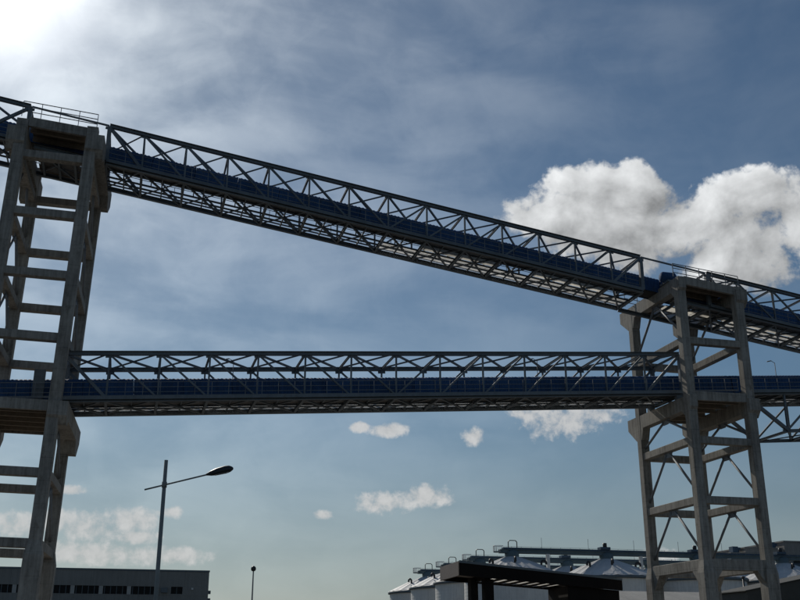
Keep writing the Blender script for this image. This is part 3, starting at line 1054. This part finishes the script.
ZC = 7.4
A = onz(459, 560.8, ZC)
Bc = onz(440, 567.2, ZC)
C = onz(622, 579.0, ZC)
Dv = Bc + (C - A)
T = Thing('gate_canopy', 'dark brown flat gatehouse canopy with skylight slots, in front of the silos', 'canopy', ((A.x + C.x) / 2, (A.y + C.y) / 2, 0), None, 0.0)
TH = 0.95
ux = (C - A).normalized()
wx = (Bc - A).normalized()
Lc, Wc = (C - A).length, (Bc - A).length


def cp(s, t):
    p = A + ux * s + wx * t
    return (p.x, p.y)


# fascia boards
def strip(nm, s0, t0, s1, t1, z0, z1, m, parent=None):
    return T.poly(nm, [cp(s0, t0), cp(s1, t0), cp(s1, t1), cp(s0, t1)], 'z', z0, z1, m, parent)


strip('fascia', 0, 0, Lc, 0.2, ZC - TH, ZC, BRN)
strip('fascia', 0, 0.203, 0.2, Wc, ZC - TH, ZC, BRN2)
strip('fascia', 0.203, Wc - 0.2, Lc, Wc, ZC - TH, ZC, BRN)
# soffit with dark beams and translucent rooflights between them at the middle
sl0, sl1, ns = Lc * 0.16, Lc * 0.60, 7
t0, t1 = 0.203, Wc - 0.203
strip('roof_sheet', 0.203, t0, sl0, t1, ZC - TH + 0.35, ZC - 0.1, CEIL)
strip('roof_sheet', sl1, t0, Lc, t1, ZC - TH + 0.35, ZC - 0.1, CEIL)
for k in range(ns):
    d = (sl1 - sl0) / ns
    strip('roof_beam', sl0 + k * d + 0.003, t0 + 0.003, sl0 + k * d + d * 0.38, t1 - 0.003, ZC - TH + 0.05, ZC - 0.1, BRN)
    strip('rooflight', sl0 + k * d + d * 0.38 + 0.003, t0 + 0.003, sl0 + (k + 1) * d, t1 - 0.003, ZC - TH + 0.12, ZC - TH + 0.16, FLOOR)
# columns and the solid end block
for s, t, w in ((1.9, 1.2, 0.5), (3.4, 0.7, 1.1), (3.3, Wc - 1.6, 0.8)):
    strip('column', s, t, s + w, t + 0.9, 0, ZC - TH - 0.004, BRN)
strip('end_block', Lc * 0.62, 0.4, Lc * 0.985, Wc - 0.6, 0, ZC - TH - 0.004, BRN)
strip('door', Lc * 0.74, 0.3, Lc * 0.78, 0.397, 0.01, 2.4, GLASS)
strip('gutter', 0.0, -0.06, Lc, -0.003, ZC - 0.12, ZC + 0.04, TRIM)

# ------------------------------------------------------------------ sheds and the block building behind the right tower
ROOFP = mat('pale_shed_roof', (0.42, 0.40, 0.36), 0.7, var=0.14, vscale=0.3, streak=0.1)
SHEDW = mat('shed_wall', (0.16, 0.16, 0.15), 0.8, var=0.15, vscale=0.3, streak=0.15)
DSHED = mat('dark_shed_sheet', (0.07, 0.068, 0.06), 0.75, var=0.2, vscale=0.4)


def shed(label, u0, u1, v0, v1, ze, zr, mroof, mwall, name='shed'):
    T = Thing(name, label, 'shed', ((u0 + u1) / 2, (v0 + v1) / 2, 0))
    vmid = (v0 + v1) / 2
    T.box('wall', (u0, v0, 0), (u1, v0 + 0.2, ze), mwall)
    T.box('wall', (u0, v1 - 0.2, 0), (u1, v1, ze), mwall)
    for a in (u0, u1 - 0.2):
        T.poly('gable', [(v0 + 0.203, 0), (v1 - 0.203, 0), (v1 - 0.203, ze), (vmid, zr - 0.1), (v0 + 0.203, ze)], 'u', a, a + 0.2, mwall)
    n = max(4, int((u1 - u0) / 2.5))
    for k in range(n):
        d = (u1 - u0 + 0.6) / n
        a = u0 - 0.3 + k * d
        T.poly('roof_sheet', [(v0 - 0.4, ze - 0.1), (vmid, zr), (vmid, zr + 0.08), (v0 - 0.4, ze - 0.02)], 'u', a + 0.01, a + d - 0.01, mroof)
        T.poly('roof_sheet', [(v1 + 0.4, ze - 0.1), (vmid, zr), (vmid, zr + 0.08), (v1 + 0.4, ze - 0.02)], 'u', a + 0.01, a + d - 0.01, mroof)
    return T


shed('low shed with pale sloping roof seen through the right tower legs', 62, 104, 124, 146, 6.6, 9.5, ROOFP, SHEDW)
# dark shed at the right edge, gable towards the yard
T = Thing('shed', 'dark gabled shed at the lower right corner beside the tower', 'shed', (82, 108, 0))
T.poly('gable', [(69.2, 0), (94.8, 0), (94.8, 8.0), (82, 10.42), (69.2, 8.0)], 'v', 105.2, 105.4, DSHED)
T.poly('gable', [(69.2, 0), (94.8, 0), (94.8, 8.0), (82, 10.42), (69.2, 8.0)], 'v', 111.0, 111.2, DSHED)
for k in range(3):
    a, b = 105.0 + k * 2.67, 105.0 + (k + 1) * 2.67 - 0.02
    T.poly('roof_sheet', [(68.9, 7.99), (82, 10.47), (82, 10.57), (68.9, 8.09)], 'v', a, b, DSHED)
    T.poly('roof_sheet', [(95.1, 7.99), (82.003, 10.47), (82.003, 10.57), (95.1, 8.09)], 'v', a, b, DSHED)
T.box('wall', (69.2, 105.41, 0), (69.4, 110.99, 7.95), DSHED)
T.box('wall', (94.6, 105.41, 0), (94.8, 110.99, 7.95), DSHED)

# block building with machines on its roof
BLK = mat('block_building_concrete', (0.26, 0.25, 0.235), 0.9, var=0.12, vscale=0.2, streak=0.2)
bu, bv, zt = 125.0, 189.0, 22.0
T = Thing('block_building', 'grey concrete block building with blue machines on its stepped roof, far right', 'building', (bu + 15, bv + 8, 0))
T.box('wall', (bu - 3.2, bv + 0.4, 0), (bu - 0.003, bv + 14, zt - 1.1), BLK)
T.box('wall', (bu, bv, 0), (bu + 9.2, bv + 14, zt - 0.25), BLK)
T.box('wall', (bu + 9.203, bv - 0.3, 0), (bu + 34, bv + 14, zt + 1.2), BLK)
T.box('parapet', (bu + 9.0, bv - 0.45, zt + 1.203), (bu + 34.2, bv + 14, zt + 1.5), BLK)
T.box('parapet', (bu - 0.15, bv - 0.15, zt - 0.247), (bu + 9.0, bv + 14, zt + 0.0), BLK)
for x, z in ((-2.3, zt - 1.097), (6.6, zt + 0.003)):
    mb_ = T.box('fan_unit', (bu + x, bv + 1, z), (bu + x + 1.3, bv + 2.4, z + 1.25), GAL2)
    T.box('fan_duct', (bu + x + 1.303, bv + 1.2, z + 0.55), (bu + x + 2.0, bv + 2.2, z + 1.1), GAL2, mb_)
    T.box('fan_leg', (bu + x + 1.6, bv + 1.4, z), (bu + x + 1.75, bv + 1.6, z + 0.547), GAL2, mb_)
for k in range(5):
    T.box('window', (bu + 11 + 4.5 * k, bv - 0.36, zt - 3.5), (bu + 13 + 4.5 * k, bv - 0.303, zt - 2.0), GLASS)
